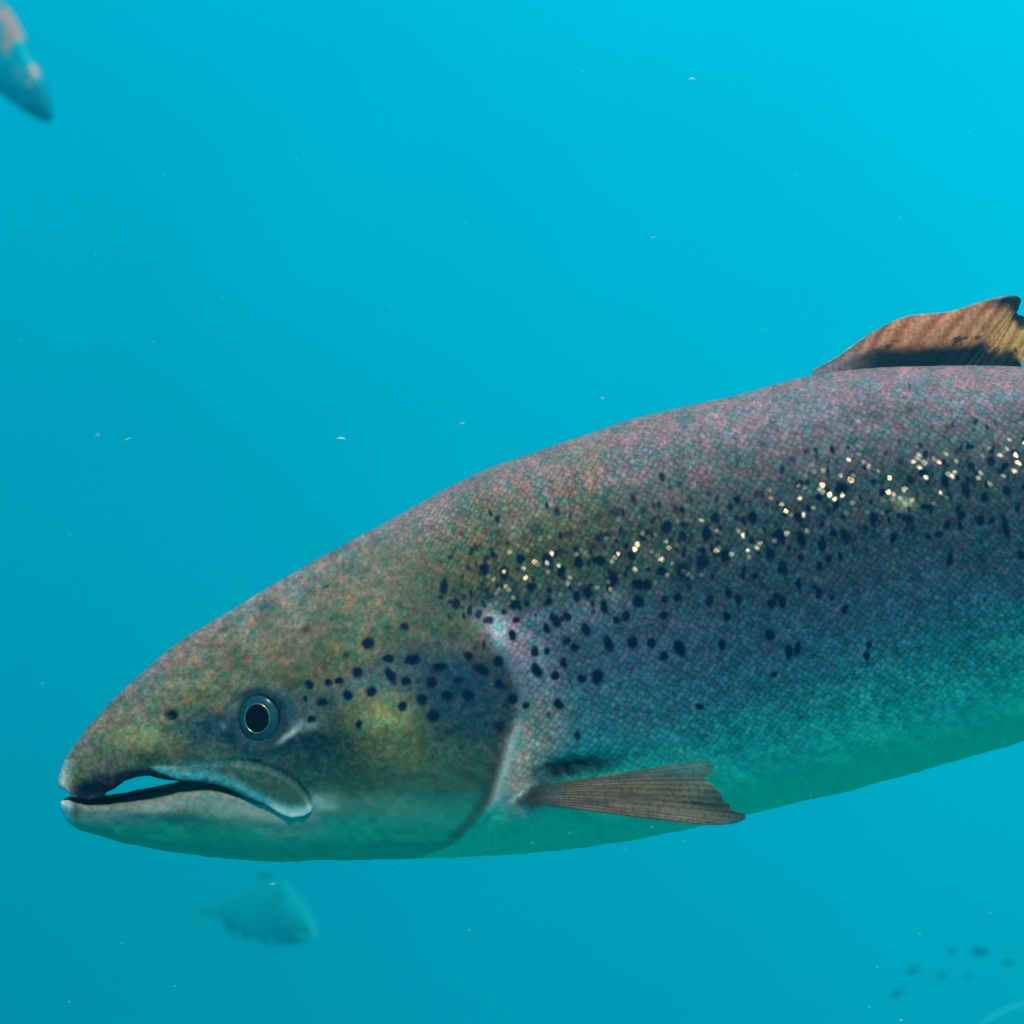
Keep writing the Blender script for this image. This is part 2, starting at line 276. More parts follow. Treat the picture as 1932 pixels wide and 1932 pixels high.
def build_form(step, nhalf, near, bend=None, thick=1.0):
    """cross-section grids of the body with its open mouth; everything in drawing units (u, v, d), d = away from the camera"""
    rows = np.arange(len(SECT)); fine = np.linspace(0, len(SECT) - 1, 6000); C = cr(SECT, fine)
    mid = (C[:, :2] + C[:, 2:4]) / 2; arc = np.concatenate([[0], np.cumsum(np.linalg.norm(np.diff(mid, axis=0), axis=1))])
    # dense along the part in view, coarser to the tail
    dens = np.where(mid[:, 0] < 2010, 1 / step, 1 / (step * 3.2)); dens = np.where(mid[:, 0] < 190, 2.2 / step, dens)
    cum = np.concatenate([[0], np.cumsum(.5 * (dens[1:] + dens[:-1]) * np.diff(arc))])
    S = int(cum[-1]) + 1
    s = np.interp(np.linspace(0, cum[-1], S), cum, fine); sec = cr(SECT, s)
    P, Q, W = sec[:, :2], sec[:, 2:4], np.maximum(sec[:, 4], 6) * thick
    ctr = (P + Q) / 2; e = Q - P; H = np.linalg.norm(e, axis=1); e = e / H[:, None]
    roll = ss(650, 1500, ctr[:, 0]) * R(16) * (1 - ss(2100, 2900, ctr[:, 0]))
    def pos(c):                                           # c (S, n) on the near side -> (S, n, 3)
        x = np.abs(2 * c - 1)
        prof = np.sqrt(np.clip(1 - x ** 2.15, 0, None))
        # cheeks and jaws narrow a little towards the chin, the back towards its ridge
        prof = prof * (1 - .10 * np.clip(2 * c - 1, 0, 1) ** 2 - .10 * np.clip(1 - 2 * c, 0, 1) ** 1.5)
        h = (c - .5) * H[:, None]; y = -W[:, None] * prof
        return h, y
    def place(h, y):
        cr_, sr_ = np.cos(roll)[:, None], np.sin(roll)[:, None]
        h2, y2 = h * cr_ - y * sr_, h * sr_ + y * cr_
        return np.stack([ctr[:, 0:1] + e[:, 0:1] * h2, ctr[:, 1:2] + e[:, 1:2] * h2, y2], -1)
    def proj(p):
        f = D / (D + p[..., 2] * K) if near else 1.0
        return 966 + (p[..., 0] - 966) * f, 966 + (p[..., 1] - 966) * f
    # where the lips cut each section
    cs = np.tile(np.linspace(.02, .98, 700), (S, 1)); pu, pv = proj(place(*pos(cs)))
    def cut(M):
        below = pv >= np.interp(pu, M[:, 0], M[:, 1]); i = np.argmax(below, axis=1)
        return cs[0][i]
    cu, cl = cut(M_UP), cut(M_LO)
    um = np.array([pu[i, np.searchsorted(cs[0], cu[i])] for i in range(S)])
    ic = int(np.argmax(um > 494))
    cl = np.maximum(cl, cu + .004)
    cm = np.interp(np.arange(S), [ic, ic + 40 * 4 / step], [.5 * (cu[ic] + cl[ic]), .6]); cu[ic:] = cm[ic:]; cl[ic:] = cm[ic:]
    fu, fl = np.arccos(1 - 2 * cu), np.arccos(1 - 2 * cl)
    nu = int(nhalf * .58); nl = int(nhalf * .42)
    w = np.linspace(1, 0, nu + 1)[None]; pu_ = fu[:, None] * w; cU = (1 - np.cos(pu_)) / 2
    w = np.linspace(0, 1, nl + 1)[None]; pl_ = fl[:, None] + (math.pi - fl[:, None]) * w; cL = (1 - np.cos(pl_)) / 2
    def side(c, clip, upper):
        h, y = pos(c)
        # rounded lips where the mouth is open
        dist = np.abs(c - clip[:, None]) * H[:, None]; rad = 11.0
        q = np.clip(1 - dist / rad, 0, 1); open_ = (np.arange(S) < ic)[:, None] * np.clip((ic - np.arange(S)) / 12, 0, 1)[:, None]
        y = y + open_ * 9 * (1 - np.sqrt(np.clip(1 - q ** 2, 0, 1)))
        near_p = place(h, y); far_p = place(h, -y)
        return near_p, far_p
    Un, Uf = side(cU, cu, True); Ln, Lf = side(cL, cl, False)
    return dict(S=S, ic=ic, Un=Un, Uf=Uf, Ln=Ln, Lf=Lf, cU=cU, cL=cL, proj=proj, e=e, H=H, ctr=ctr, roll=roll, s=s)

def features(u, v, c, detail=1.0):
    """relief (units outward), pigment, spots and scale weight at drawing position (u, v); c = 0 back .. 1 belly"""
    n = len(u); z = np.zeros(n)
    # ---- relief
    ge = np.interp(v, GILL[:, 1], GILL[:, 0]); sd = u - ge
    gw = ss(1128, 1180, v) * (1 - ss(1580, 1616, v))
    relief = gw * np.where(sd < 0, 8 * np.exp(sd / 75), 8 * (1 - ss(0, 28, sd)))
    mt, mb = np.interp(u, MX_T[:, 0], MX_T[:, 1]), np.interp(u, MX_B[:, 0], MX_B[:, 1])
    mxw = ss(270, 300, u) * (1 - ss(586, 590, u))
    inside = ss(-1, 5, v - mt) * (1 - ss(-3, 1.5, v - mb)) * mxw
    fade = ss(380, 450, u)
    relief += inside * (3 + 3.5 * fade) - mxw * fade * 4 * np.exp(-((v - mt + 2) / 5) ** 2)
    relief -= ss(135, 165, u) * (1 - ss(205, 225, u)) * 9 * np.exp(-((v - 1500) / 15) ** 2)
    # eye socket and brow
    re = np.hypot(u - EYE[0], (v - EYE[1]) / 1.02)
    relief += 7 * np.exp(-((re - 56) / 13) ** 2) - 16 * (1 - ss(34, 44, re))
    # nostril, cheek and preopercle folds, crease behind the pectoral fin
    rn = np.hypot((u - 322) / 1.15, v - 1350); relief -= 9 * np.exp(-(rn / 9) ** 2); relief += 2.5 * np.exp(-((rn - 17) / 7) ** 2)
    relief += 9 * np.exp(-(((u - 715) / 90) ** 2 + ((v - 1375) / 55) ** 2)) + 7 * np.exp(-(((u - 250) / 80) ** 2 + ((v - 1395) / 32) ** 2))
    relief -= 9 * np.exp(-(((u - 610) / 55) ** 2 + ((v - 1415) / 40) ** 2)) + 6 * np.exp(-(((u - 400) / 90) ** 2 + ((v - 1395) / 26) ** 2))
    pre = np.abs(u - np.interp(v, [1220, 1300, 1400, 1480, 1560], [770, 800, 806, 780, 700])); relief -= 1.8 * np.exp(-(pre / 14) ** 2) * ss(1220, 1260, v) * (1 - ss(1540, 1580, v))
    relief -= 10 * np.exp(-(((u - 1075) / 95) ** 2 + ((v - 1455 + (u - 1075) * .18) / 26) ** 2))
    relief += 13 * np.exp(-((u - 985) / 42) ** 2 - ((v - 1520) / 55) ** 2) * ss(-4, 26, sd)
    # fold of the jaw towards the throat
    jf = np.interp(u, [150, 300, 450, 560, 640], [1543, 1553, 1562, 1570, 1560]); relief += 3.0 * np.exp(-((v - jf + 22) / 15) ** 2) * (1 - ss(560, 640, u))
    relief += 1.6 * noise2(u / 46, v / 40, 3) + .8 * noise2(u / 17, v / 15, 4)
    # ---- pigment of the body, back to belly
    cj = np.clip(c + .03 * noise2(u / 60, v / 45, 5) + .015 * noise2(u / 18, v / 15, 6), 0, 1)
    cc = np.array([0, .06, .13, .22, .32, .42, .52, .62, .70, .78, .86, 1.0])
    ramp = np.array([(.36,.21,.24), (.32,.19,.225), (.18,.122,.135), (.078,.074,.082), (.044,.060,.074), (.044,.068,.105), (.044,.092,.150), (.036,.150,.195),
                     (.022,.27,.265), (.015,.43,.36), (.015,.58,.37), (.02,.68,.40)])  # countershading; belly red also cut, painting in the light water takes
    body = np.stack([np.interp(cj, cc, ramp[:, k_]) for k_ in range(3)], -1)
    rear = ss(1250, 1900, u)[:, None] * np.exp(-((cj - .60) / .12) ** 2)[:, None]; body = body * (1 + rear * (np.array([.6, 1.15, 1.0]) - 1))
    olive = (1 - ss(900, 1500, u))[:, None] * (np.exp(-((cj - .22) / .16) ** 2))[:, None]
    body = body * (1 + olive * (np.array([1.35, 1.25, .62]) - 1))
    # ---- pigment of the head
    hc = np.array([0, .08, .2, .33, .45, .58, .72, .84, 1.0])
    hr_ = np.array([(.31,.205,.21), (.26,.17,.145), (.215,.145,.095), (.170,.122,.058), (.080,.070,.040), (.042,.056,.036), (.025,.085,.065), (.02,.33,.22), (.02,.46,.27)])
    head = np.stack([np.interp(cj, hc, hr_[:, k_]) for k_ in range(3)], -1)
    edge = np.where(v < 1165, np.interp(v, [900, 1000, 1118, 1165], [640, 720, 830, 905]), ge)
    hw = 1 - ss(-26, 26, u - edge) ; hw = np.where(v < 1165, 1 - ss(-110, 60, u - edge), 1 - ss(-3, 5, sd))
    pig = body * (1 - hw[:, None]) + head * hw[:, None]
    pn = noise2(u / 42, v / 30, 81) + .6 * noise2(u / 19, v / 14, 82); pn2 = noise2(u / 30, v / 26, 83) + .7 * noise2(u / 13, v / 11, 84)
    up = ((1 - ss(.5, .72, c)) * (.35 + .65 * hw))[:, None]
    pig = pig * np.clip(1 + up * (.24 * pn[:, None] + .34 * pn2[:, None] * np.array([1.2, .25, .0])), .15, 3)
    def speckle():
        nonlocal pig
        a1 = noise2(u / 8.5, v / 7, 91) + .5 * noise2(u / 4.2, v / 3.8, 92); a2 = noise2(u / 9, v / 7.5, 93) + .5 * noise2(u / 4.5, v / 4, 94)
        amt = (1 - .8 * ss(.72, .92, c)) * (1 - .75 * hw * ss(.62, .8, c)); lum = .25 + pig.mean(1) * 2.2
        amt = amt * (.55 + .45 * hw)
        pig = pig + (amt * lum * ss(.15, .85, a1))[:, None] * np.array([.105, .030, .040]) + (amt * lum * ss(.15, .85, a2))[:, None] * np.array([.0, .045, .012])
        pig = pig * np.clip(1 + (amt * .30 * (noise2(u / 6, v / 5, 95) + .4 * a1 - .4 * a2))[:, None], .3, 2)
    def blob(cu_, cv_, ru, rv, ang, colr, wgt, hard=2.0):
        nonlocal pig
        a = math.radians(ang); x, y = u - cu_, v - cv_
        x, y = x * math.cos(a) + y * math.sin(a), -x * math.sin(a) + y * math.cos(a)
        w_ = wgt * np.exp(-((x / ru) ** 2 + (y / rv) ** 2) ** (hard / 2))
        w_ = np.clip(w_ * (1 + .35 * noise2(u / 14, v / 12, 11)), 0, 1)[:, None]
        pig = pig * (1 - w_) + np.array(colr) * w_
    # dark band from the nostril through the eye, paler snout side, gill cover
    blob(395,1374, 92, 36, 4, (.004,.045,.075), .92); blob(515,1350, 66, 60, 0, (.008,.055,.085), .88); blob(560,1405, 95, 30, 12, (.003,.036,.052), .9)
    blob(265,1392, 62, 22, -4, (.36,.27,.12), .75); blob(200,1440, 40, 40, -50, (.16,.14,.12), .5)
    blob(420,1440, 90, 16, -4, (.05,.17,.15), .7)
    blob(850,1290, 130, 75, 18, (.016,.045,.09), .9, 3); blob(690,1290, 120, 34, -22, (.10,.12,.13), .7); blob(880,1370, 70, 60, 0, (.012,.042,.066), .85)
    blob(725,1352, 56, 42, 10, (.40,.26,.10), .85); blob(760,1425, 80, 55, 0, (.22,.165,.06), .6)
    blob(600,1430, 66, 44, 20, (.004,.032,.036), .85); blob(250,1465, 60, 22, -12, (.03,.05,.05), .7); blob(650,1475, 60, 40, 0, (.03,.075,.045), .5)
    blob(610,1515, 32, 16, 8, (.62,.54,.44), .75); blob(880,1450, 60, 60, 0, (.10,.12,.06), .5); blob(720,1520, 90, 24, 5, (.24,.30,.20), .5)
    blob(690,1110, 150, 60, -28, (.26,.19,.12), .35); blob(820,1150, 60, 30, 20, (.07,.085,.075), .6)
    # gill corner: pale lilac patch; pale shoulder flap behind the cover with a white hem
    blob(958,1190, 48, 26, 25, (.88,.44,.48), .88); blob(1010,1250, 38, 34, 40, (.55,.31,.34), .75); blob(938,1180, 12, 30, -18, (.80,.60,.56), .9)
    blob(1060,1165, 130, 34, -14, (.24,.20,.25), .6); blob(1200,1215, 160, 60, -10, (.10,.105,.16), .5)
    blob(1010,1395, 44, 85, 14, (.44,.27,.20), .8); blob(984,1455, 34, 66, 14, (.90,.38,.29), .92); blob(1040,1350, 50, 40, 40, (.26,.22,.19), .5)
    hem = np.exp(-((sd - 8) / 9) ** 2) * ss(1330, 1400, v) * (1 - ss(1500, 1530, v)); pig = pig * (1 - .9 * hem[:, None]) + np.array((.9,.50,.42)) * .9 * hem[:, None]
    hem2 = np.exp(-((sd + 2) / 3.0) ** 2) * ss(1380, 1430, v) * (1 - ss(1500, 1540, v)); pig = pig * (1 - .7 * hem2[:, None]) + np.array((.62,.24,.20)) * .7 * hem2[:, None]
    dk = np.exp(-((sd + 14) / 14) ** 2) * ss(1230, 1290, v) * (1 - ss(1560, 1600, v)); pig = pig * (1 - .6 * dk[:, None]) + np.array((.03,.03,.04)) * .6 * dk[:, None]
    blob(1075,1452, 95, 22, -11, (.014,.026,.036), .95, 3); blob(1010,1492, 40, 14, -12, (.012,.02,.04), .95)  # crease shade above the pectoral fin, painted into the pigment
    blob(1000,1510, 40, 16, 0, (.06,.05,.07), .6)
    blob(1180,1330, 90, 50, 10, (.09,.17,.20), .5)
    blob(978, 1496, 20, 3.2, -33, (.85,.76,.70), .95)
    # lips and mouth: dark upper lip with its shade painted in, pale pinkish rim of the lower jaw, upper jaw plate
    up_l = np.interp(u, M_UP[:, 0], M_UP[:, 1]); lo_l = np.interp(u, M_LO[:, 0], M_LO[:, 1]); fr = ss(124, 150, u) * (1 - ss(480, 500, u))
    lipw = np.interp(u, [124, 134, 142, 163, 190, 205, 211, 232, 256, 280, 319, 420], [4, 14, 26, 42, 49, 43, 30, 21, 16, 14, 8, 4])
    dl = fr * ss(-1.25, -.75, (v - up_l) / lipw) * (v < (up_l + lo_l) / 2 + 2); pig = pig * (1 - .93 * dl[:, None]) + np.array((.004,.008,.022)) * .93 * dl[:, None]
    tip = (1 - ss(116, 140, u)) * (v < 1500); pig = pig * (1 - .7 * tip[:, None]) + np.array((.7,.6,.56)) * .7 * tip[:, None]  # rim highlight of the snout tip, painted pale
    jr = np.exp(-((v - lo_l - 17) / 17) ** 2) * (v > (up_l + lo_l) / 2) * ss(125, 170, u) * (1 - ss(560, 620, u)); pig = pig * (1 - .85 * jr[:, None]) + np.array((.50,.35,.29)) * .85 * jr[:, None]
    tip2 = (1 - ss(122, 146, u)) * (v > 1500); pig = pig * (1 - .8 * tip2[:, None]) + np.array((.78,.74,.70)) * .8 * tip2[:, None]  # bright rim of the lower jaw tip, painted likewise
    gp = np.exp(-((v - lo_l - 42) / 16) ** 2) * ss(300, 420, u) * (1 - ss(560, 640, u)) * (noise2(u / 10, v / 9, 21) * .5 + .5); pig = pig * (1 - .6 * gp[:, None]) + np.array((.42,.33,.24)) * .6 * gp[:, None]
    strip = inside * np.exp(-((v - mb + 12) / 13) ** 2); pig = pig * (1 - .9 * strip[:, None]) + np.array((.10,.33,.34)) * .9 * strip[:, None]
    plate = inside * (1 - strip) * fade; pig = pig * (1 - .8 * plate[:, None]) + np.array((.075,.105,.07)) * .8 * plate[:, None]
    gro = mxw * fade * np.exp(-((v - mt + 1) / 4.0) ** 2); pig = pig * (1 - .7 * gro[:, None]) + np.array((.008,.03,.05)) * .7 * gro[:, None]
    mtip = inside * np.exp(-((v - mb + 8) / 10) ** 2) * ss(495, 530, u); pig = pig * (1 - .85 * mtip[:, None]) + np.array((.80,.66,.60)) * .85 * mtip[:, None]
    # eye rim, pale fold behind the eye, nostril
    blob(548,1384, 26, 5, -36, (.85,.62,.48), .95); blob(578,1368, 26, 12, -10, (.30,.24,.24), .7); blob(440,1338, 6, 26, 28, (.34,.27,.24), .6); blob(422,1371, 7, 9, 0, (.34,.34,.32), .6)
    eo = np.exp(-((re - 52) / 9) ** 2); pig = pig * (1 - .65 * eo[:, None]) + np.array((.02,.035,.06)) * .65 * eo[:, None]
    blob(322,1350, 12, 10, 0, (.008,.01,.02), .98, 4); blob(300,1345, 10, 9, 0, (.03,.05,.06), .6)
    # sandy worn patch on the shoulder, orange tinge along the back
    blob(1708,948, 14, 11, 0, (.85,.46,.30), .9); blob(1700,945, 36, 24, 0, (.16,.14,.06), .5); blob(1110,890, 34, 50, 10, (.38,.20,.12), .45); blob(1000,905, 50, 26, -20, (.34,.18,.13), .35)
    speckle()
    # ---- spots
    sp_ = np.zeros(n)
    for (su, sv, rx, ry, a, w_) in SPOTS:
        m = (np.abs(u - su) < 45) & (np.abs(v - sv) < 45)
        if not m.any(): continue
        x, y = u[m] - su, v[m] - sv; x = x + 2.0 * noise2(u[m] / 9, v[m] / 9, 61); y = y + 2.2 * noise2(u[m] / 10, v[m] / 10, 62); ca, sa = math.cos(a), math.sin(a); x, y = x * ca + y * sa, -x * sa + y * ca
        sp_[m] = np.maximum(sp_[m], w_ * (1 - ss(.3, 1.5, np.sqrt((x / rx) ** 2 + (y / ry) ** 2))))
    sw = np.where(v < 1165, ss(-60, 120, u - edge), ss(4, 40, sd)) * (1 - .85 * ss(.66, .86, c))
    sw *= ss(0, .08, c) * .7 + .3
    mott = np.clip(1.05 - ss(.5, .85, c) * .85, .15, 1); mott = mott * .75; mott = np.where(hw > .5, .55 * np.clip(1 - .9 * ss(.60, .82, c), .1, 1), mott)
    gls = sw * np.exp(-((v - np.interp(u, [900, 960, 1010, 1140, 1220, 1400, 1520, 1600, 1700, 1880, 2100], [1110, 1085, 1065, 1068, 1045, 1015, 955, 905, 912, 865, 845])) / 44) ** 2) * ss(900, 990, u)  # band along which the sun glints are placed
    return relief, np.clip(pig, .004, .9), sp_, sw, mott, gls

def grid_normals(G):
    a = np.gradient(G, axis=0); b = np.gradient(G, axis=1); n = np.cross(a, b)
    return n / (np.linalg.norm(n, axis=-1, keepdims=True) + 1e-9)
def quads_of(I, flip=False):
    a, b, c_, d = I[:-1, :-1], I[1:, :-1], I[1:, 1:], I[:-1, 1:]
    q = np.stack([a, b, c_, d] if not flip else [a, d, c_, b], -1); return q.reshape(-1, 4)

U0, V0 = 1500.0, 1150.0                                     # the salmon's own origin on the drawing
def local(p, warp=None):
    p = np.asarray(p, float)
    if warp is not None: p = warp(p)
    return np.stack([(p[..., 0] - U0) * K, p[..., 2] * K, -(p[..., 1] - V0) * K], -1)

def salmon_body(name, step, nhalf, near, mat, repaint=None, warp=None, spots_on=True):
    F = build_form(step, nhalf, near); S, ic = F['S'], F['ic']
    out = []
    for key, cc in (('U', F['cU']), ('L', F['cL'])):
        nr_, fr_ = F[key + 'n'], F[key + 'f']
        pu, pv = F['proj'](nr_); sh = pu.shape
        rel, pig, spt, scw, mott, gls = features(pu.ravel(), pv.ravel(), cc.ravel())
        nn = grid_normals(nr_); sgn = np.sign(-nn[..., 2:3].mean()); nn = nn * sgn
        nn[:, -1] = nn[:, -2]
        nf = nn * np.array([1, 1, -1]) if False else None
        fn_ = grid_normals(fr_); fn_ = fn_ * np.sign(fn_[..., 2:3].mean())
        fn_[:, -1] = fn_[:, -2]
        rel = rel.reshape(sh); rel[:, -1] = 0; taper = np.clip(np.arange(S) / 18, 0, 1)[:, None]; rel = rel * taper
        edge_t = np.clip((sh[1] - 1 - np.arange(sh[1])) / (sh[1] * .10), 0, 1)[None]; rel = rel * edge_t
        if key == 'L': rel = rel * np.where(np.arange(S) < ic, 1, 1)[:, None]
        nr_ = nr_ + nn * rel[..., None]; fr_ = fr_ + fn_ * rel[..., None]
        # scale coordinates: along the body and around it
        arc_u = np.cumsum(np.linalg.norm(np.diff(F['ctr'], axis=0, prepend=F['ctr'][:1]), axis=1))[:, None] * np.ones(sh)
        gl = np.linalg.norm(np.diff(nr_, axis=1), axis=-1)
        if key == 'U': arc_v = -np.cumsum(gl[:, ::-1], axis=1)[:, ::-1]; arc_v = np.concatenate([arc_v, np.zeros((S, 1))], 1)
        else: arc_v = np.concatenate([np.zeros((S, 1)), np.cumsum(gl, axis=1)], 1)
        out.append([nr_, fr_, pig.reshape(sh + (3,)), spt.reshape(sh), scw.reshape(sh), arc_u, arc_v, mott.reshape(sh), gls.reshape(sh)])
    # the lips share their position where the mouth is shut
    U, L_ = out
    offv = U[6][:, 0:1] * -1; U[6] = -U[6]; L_[6] = L_[6] + offv    # arc from the ridge, running on below the mouth line
    for i_ in (0, 1):
        m_ = .5 * (U[i_][ic:, 0] + L_[i_][ic:, 0]); U[i_][ic:, 0] = m_; L_[i_][ic:, 0] = m_
    verts, pigs, spts, scls, uvs, mots, glss = [], [], [], [], [], [], []
    count = 0
    def addv(p, pg, s_, w_, uv, mo=None, gl=None):
        nonlocal count
        k_ = len(p); verts.append(p); pigs.append(pg); spts.append(s_); scls.append(w_); uvs.append(uv); mots.append(np.zeros(k_) if mo is None else mo); glss.append(np.zeros(k_) if gl is None else gl); count += k_
        return np.arange(count - k_, count)
    q = 1 / (10.5)
    def suv(au, av): x, y = au * q, av * q; return np.stack([(x + y) * .7071, (x - y) * .7071, np.zeros_like(x)], -1)
    def sheet(A):
        n_, f_, pg, s_, w_, au, av, mo, gl = A; m = n_.shape[1]
        full = np.concatenate([n_, f_[:, -2::-1]], 1); ix = np.concatenate([np.arange(m), np.arange(m - 2, -1, -1)])
        tot = full.shape[1]
        idx = addv(full.reshape(-1, 3), pg[:, ix].reshape(-1, 3), s_[:, ix].ravel(), w_[:, ix].ravel(),
                   suv(au[:, ix] + np.where(np.arange(tot) >= m, 997.0, 0)[None], av[:, ix]).reshape(-1, 3), mo[:, ix].ravel(), gl[:, ix].ravel())
        return idx.reshape(S, tot), full
    IU, FU = sheet(U); IL, FL = sheet(L_)
    IL[ic:, 0] = IU[ic:, 0]; IL[ic:, -1] = IU[ic:, -1]
    quads = [quads_of(IU), quads_of(IL, True)]
    # roof and floor of the mouth
    NR = 14; kk = np.linspace(0, 1, NR + 1)[None, :, None]; arch = np.sin(math.pi * kk) ** .7
    ed = np.concatenate([F['e'][:ic + 1], np.zeros((ic + 1, 1))], 1)[:, None, :]
    back = np.clip((ic - np.arange(ic + 1)) / 14, 0, 1)[:, None, None]; frontt = np.clip((np.arange(ic + 1) + 1) / 10, .1, 1)[:, None, None]
    roofp = FU[:ic + 1, 0:1] * (1 - kk) + FU[:ic + 1, -1:] * kk - ed * arch * back * frontt * 26
    floorp = FL[:ic + 1, 0:1] * (1 - kk) + FL[:ic + 1, -1:] * kk + ed * arch * back * frontt * 20
    dark = np.tile(np.array([[.010, .018, .03]]), ((ic + 1) * (NR + 1), 1)); zz = np.zeros((ic + 1) * (NR + 1))
    IR = addv(roofp.reshape(-1, 3), dark, zz, zz, np.zeros((len(zz), 3))).reshape(ic + 1, NR + 1)
    IF = addv(floorp.reshape(-1, 3), dark, zz, zz, np.zeros((len(zz), 3))).reshape(ic + 1, NR + 1)
    IR[:, 0] = IU[:ic + 1, 0]; IR[:, -1] = IU[:ic + 1, -1]; IF[:, 0] = IL[:ic + 1, 0]; IF[:, -1] = IL[:ic + 1, -1]; IF[ic] = IR[ic]
    quads += [quads_of(IR, True), quads_of(IF)]
    ngons = [list(IU[0]) + list(IR[0][-2:0:-1]), list(IL[0][::-1]) + list(IF[0][1:-1]), list(IU[-1][::-1]) + list(IL[-1][1:-1])]
    V = np.concatenate(verts); pg = np.concatenate(pigs); s_ = np.concatenate(spts)
    if not spots_on: s_ = s_ * 0
    if repaint is not None: pg, s_ = repaint(V, pg, s_)
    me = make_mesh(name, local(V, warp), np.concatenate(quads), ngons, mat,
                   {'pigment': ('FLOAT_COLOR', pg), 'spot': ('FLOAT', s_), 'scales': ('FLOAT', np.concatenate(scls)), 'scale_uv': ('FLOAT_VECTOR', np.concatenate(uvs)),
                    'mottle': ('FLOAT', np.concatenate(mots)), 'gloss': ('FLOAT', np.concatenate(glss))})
    return me, F, U, L_

def fin(name, base, midp, tip, thick, mat, paint, nr=40, nt=160, rays=16, warp=None, ragged=.03, seed=1, opaque=None):
    """a solid fin: rays run from base to tip; base / midp / tip are matched rows of (u, v, d)"""
    tt = np.linspace(0, len(base) - 1, nt); B, M, T = cr(base, tt), cr(midp, tt), cr(tip, tt)
    tn = np.linspace(0, 1, nt); r = np.linspace(0, 1, nr)[None, :, None]
    rag = 1 - ragged * (.5 + .5 * noise2(tn * rays * 1.3, tn * 0 + seed, seed))[:, None, None]
    r_ = r * rag
    G = B[:, None] * (2 * (r_ - .5) * (r_ - 1)) + M[:, None] * (4 * r_ * (1 - r_)) + T[:, None] * (2 * r_ * (r_ - .5))
    n = grid_normals(G)
    ridge = .5 + .5 * np.cos(2 * math.pi * tn * rays)[:, None]
    th = thick * (1 - .75 * r[..., 0]) * (.7 + .3 * ridge); th = th * np.clip(np.minimum(tn, 1 - tn) * 30, .25, 1)[:, None]
    A, Bk = G + n * th[..., None], G - n * th[..., None]
    V = np.concatenate([A.reshape(-1, 3), Bk.reshape(-1, 3)]); I = np.arange(nt * nr).reshape(nt, nr); J = I + nt * nr
    quads = [quads_of(I), quads_of(J, True)]
    for a, b in ((I[0], J[0]), (J[-1], I[-1]), (J[:, 0], I[:, 0]), (I[:, -1], J[:, -1])):
        quads.append(np.stack([a[:-1], a[1:], b[1:], b[:-1]], -1))
    tg, rg = np.meshgrid(tn, r[0, :, 0], indexing='ij')
    pg = paint(tg.ravel(), rg.ravel(), G.reshape(-1, 3)); pg = np.concatenate([pg, pg])
    ruv = np.stack([tg.ravel() * rays * 2.2, rg.ravel() * 1.6, np.zeros(nt * nr)], -1)
    op = np.full(nt * nr, .9) if opaque is None else opaque(tg.ravel(), rg.ravel()); op = np.concatenate([op, op])
    return make_mesh(name, local(V, warp), np.concatenate(quads), [], mat, {'pigment': ('FLOAT_COLOR', pg), 'opaque': ('FLOAT', op), 'ray_uv': ('FLOAT_VECTOR', np.concatenate([ruv, ruv]))})

def dome(name, centre, nrm, rad, height, mat, parent, inner=0.0, warp=None):
    """a shallow dome (or ring, when inner > 0) facing nrm; drawing units"""
    nrm = np.array(nrm, float); nrm /= np.linalg.norm(nrm); a = np.cross(nrm, (0, 1, 0)); a /= np.linalg.norm(a); b = np.cross(nrm, a) * 1.08; a = a * .97
    nr_, na = 14, 64; V = []
    for i in range(nr_ + 1):
        f = i / nr_
        if inner > 0:   ang = math.pi * 2 * f; rr = (rad + inner) / 2 + (rad - inner) / 2 * math.cos(ang); hh = height * math.sin(ang)
        else: rr = rad * math.sin(f * math.pi / 2); hh = height * math.cos(f * math.pi / 2)
        for j in range(na):
            w_ = 2 * math.pi * j / na; V.append(np.array(centre) + a * rr * math.cos(w_) + b * rr * math.sin(w_) + nrm * hh)
    I = np.arange((nr_ + 1) * na).reshape(nr_ + 1, na); I = np.concatenate([I, I[:, :1]], 1)
    ng = [list(I[-1, :-1][::-1])] if inner == 0 else []
    me = make_mesh(name, local(np.array(V), warp), quads_of(I), ng, mat); o = link(name, me, parent); return o

z3 = lambda a: np.array([((1400 + .4658 * x) * .644, (1600 + .4658 * y) * .644) for x, y in a])
z4 = lambda a: np.array([((2200 + .4141 * x) * .644, (800 + .4141 * y) * .644) for x, y in a])

def mixc(a, b, w_): w_ = np.asarray(w_)[:, None]; return np.array(a) * (1 - w_) + np.array(b) * w_

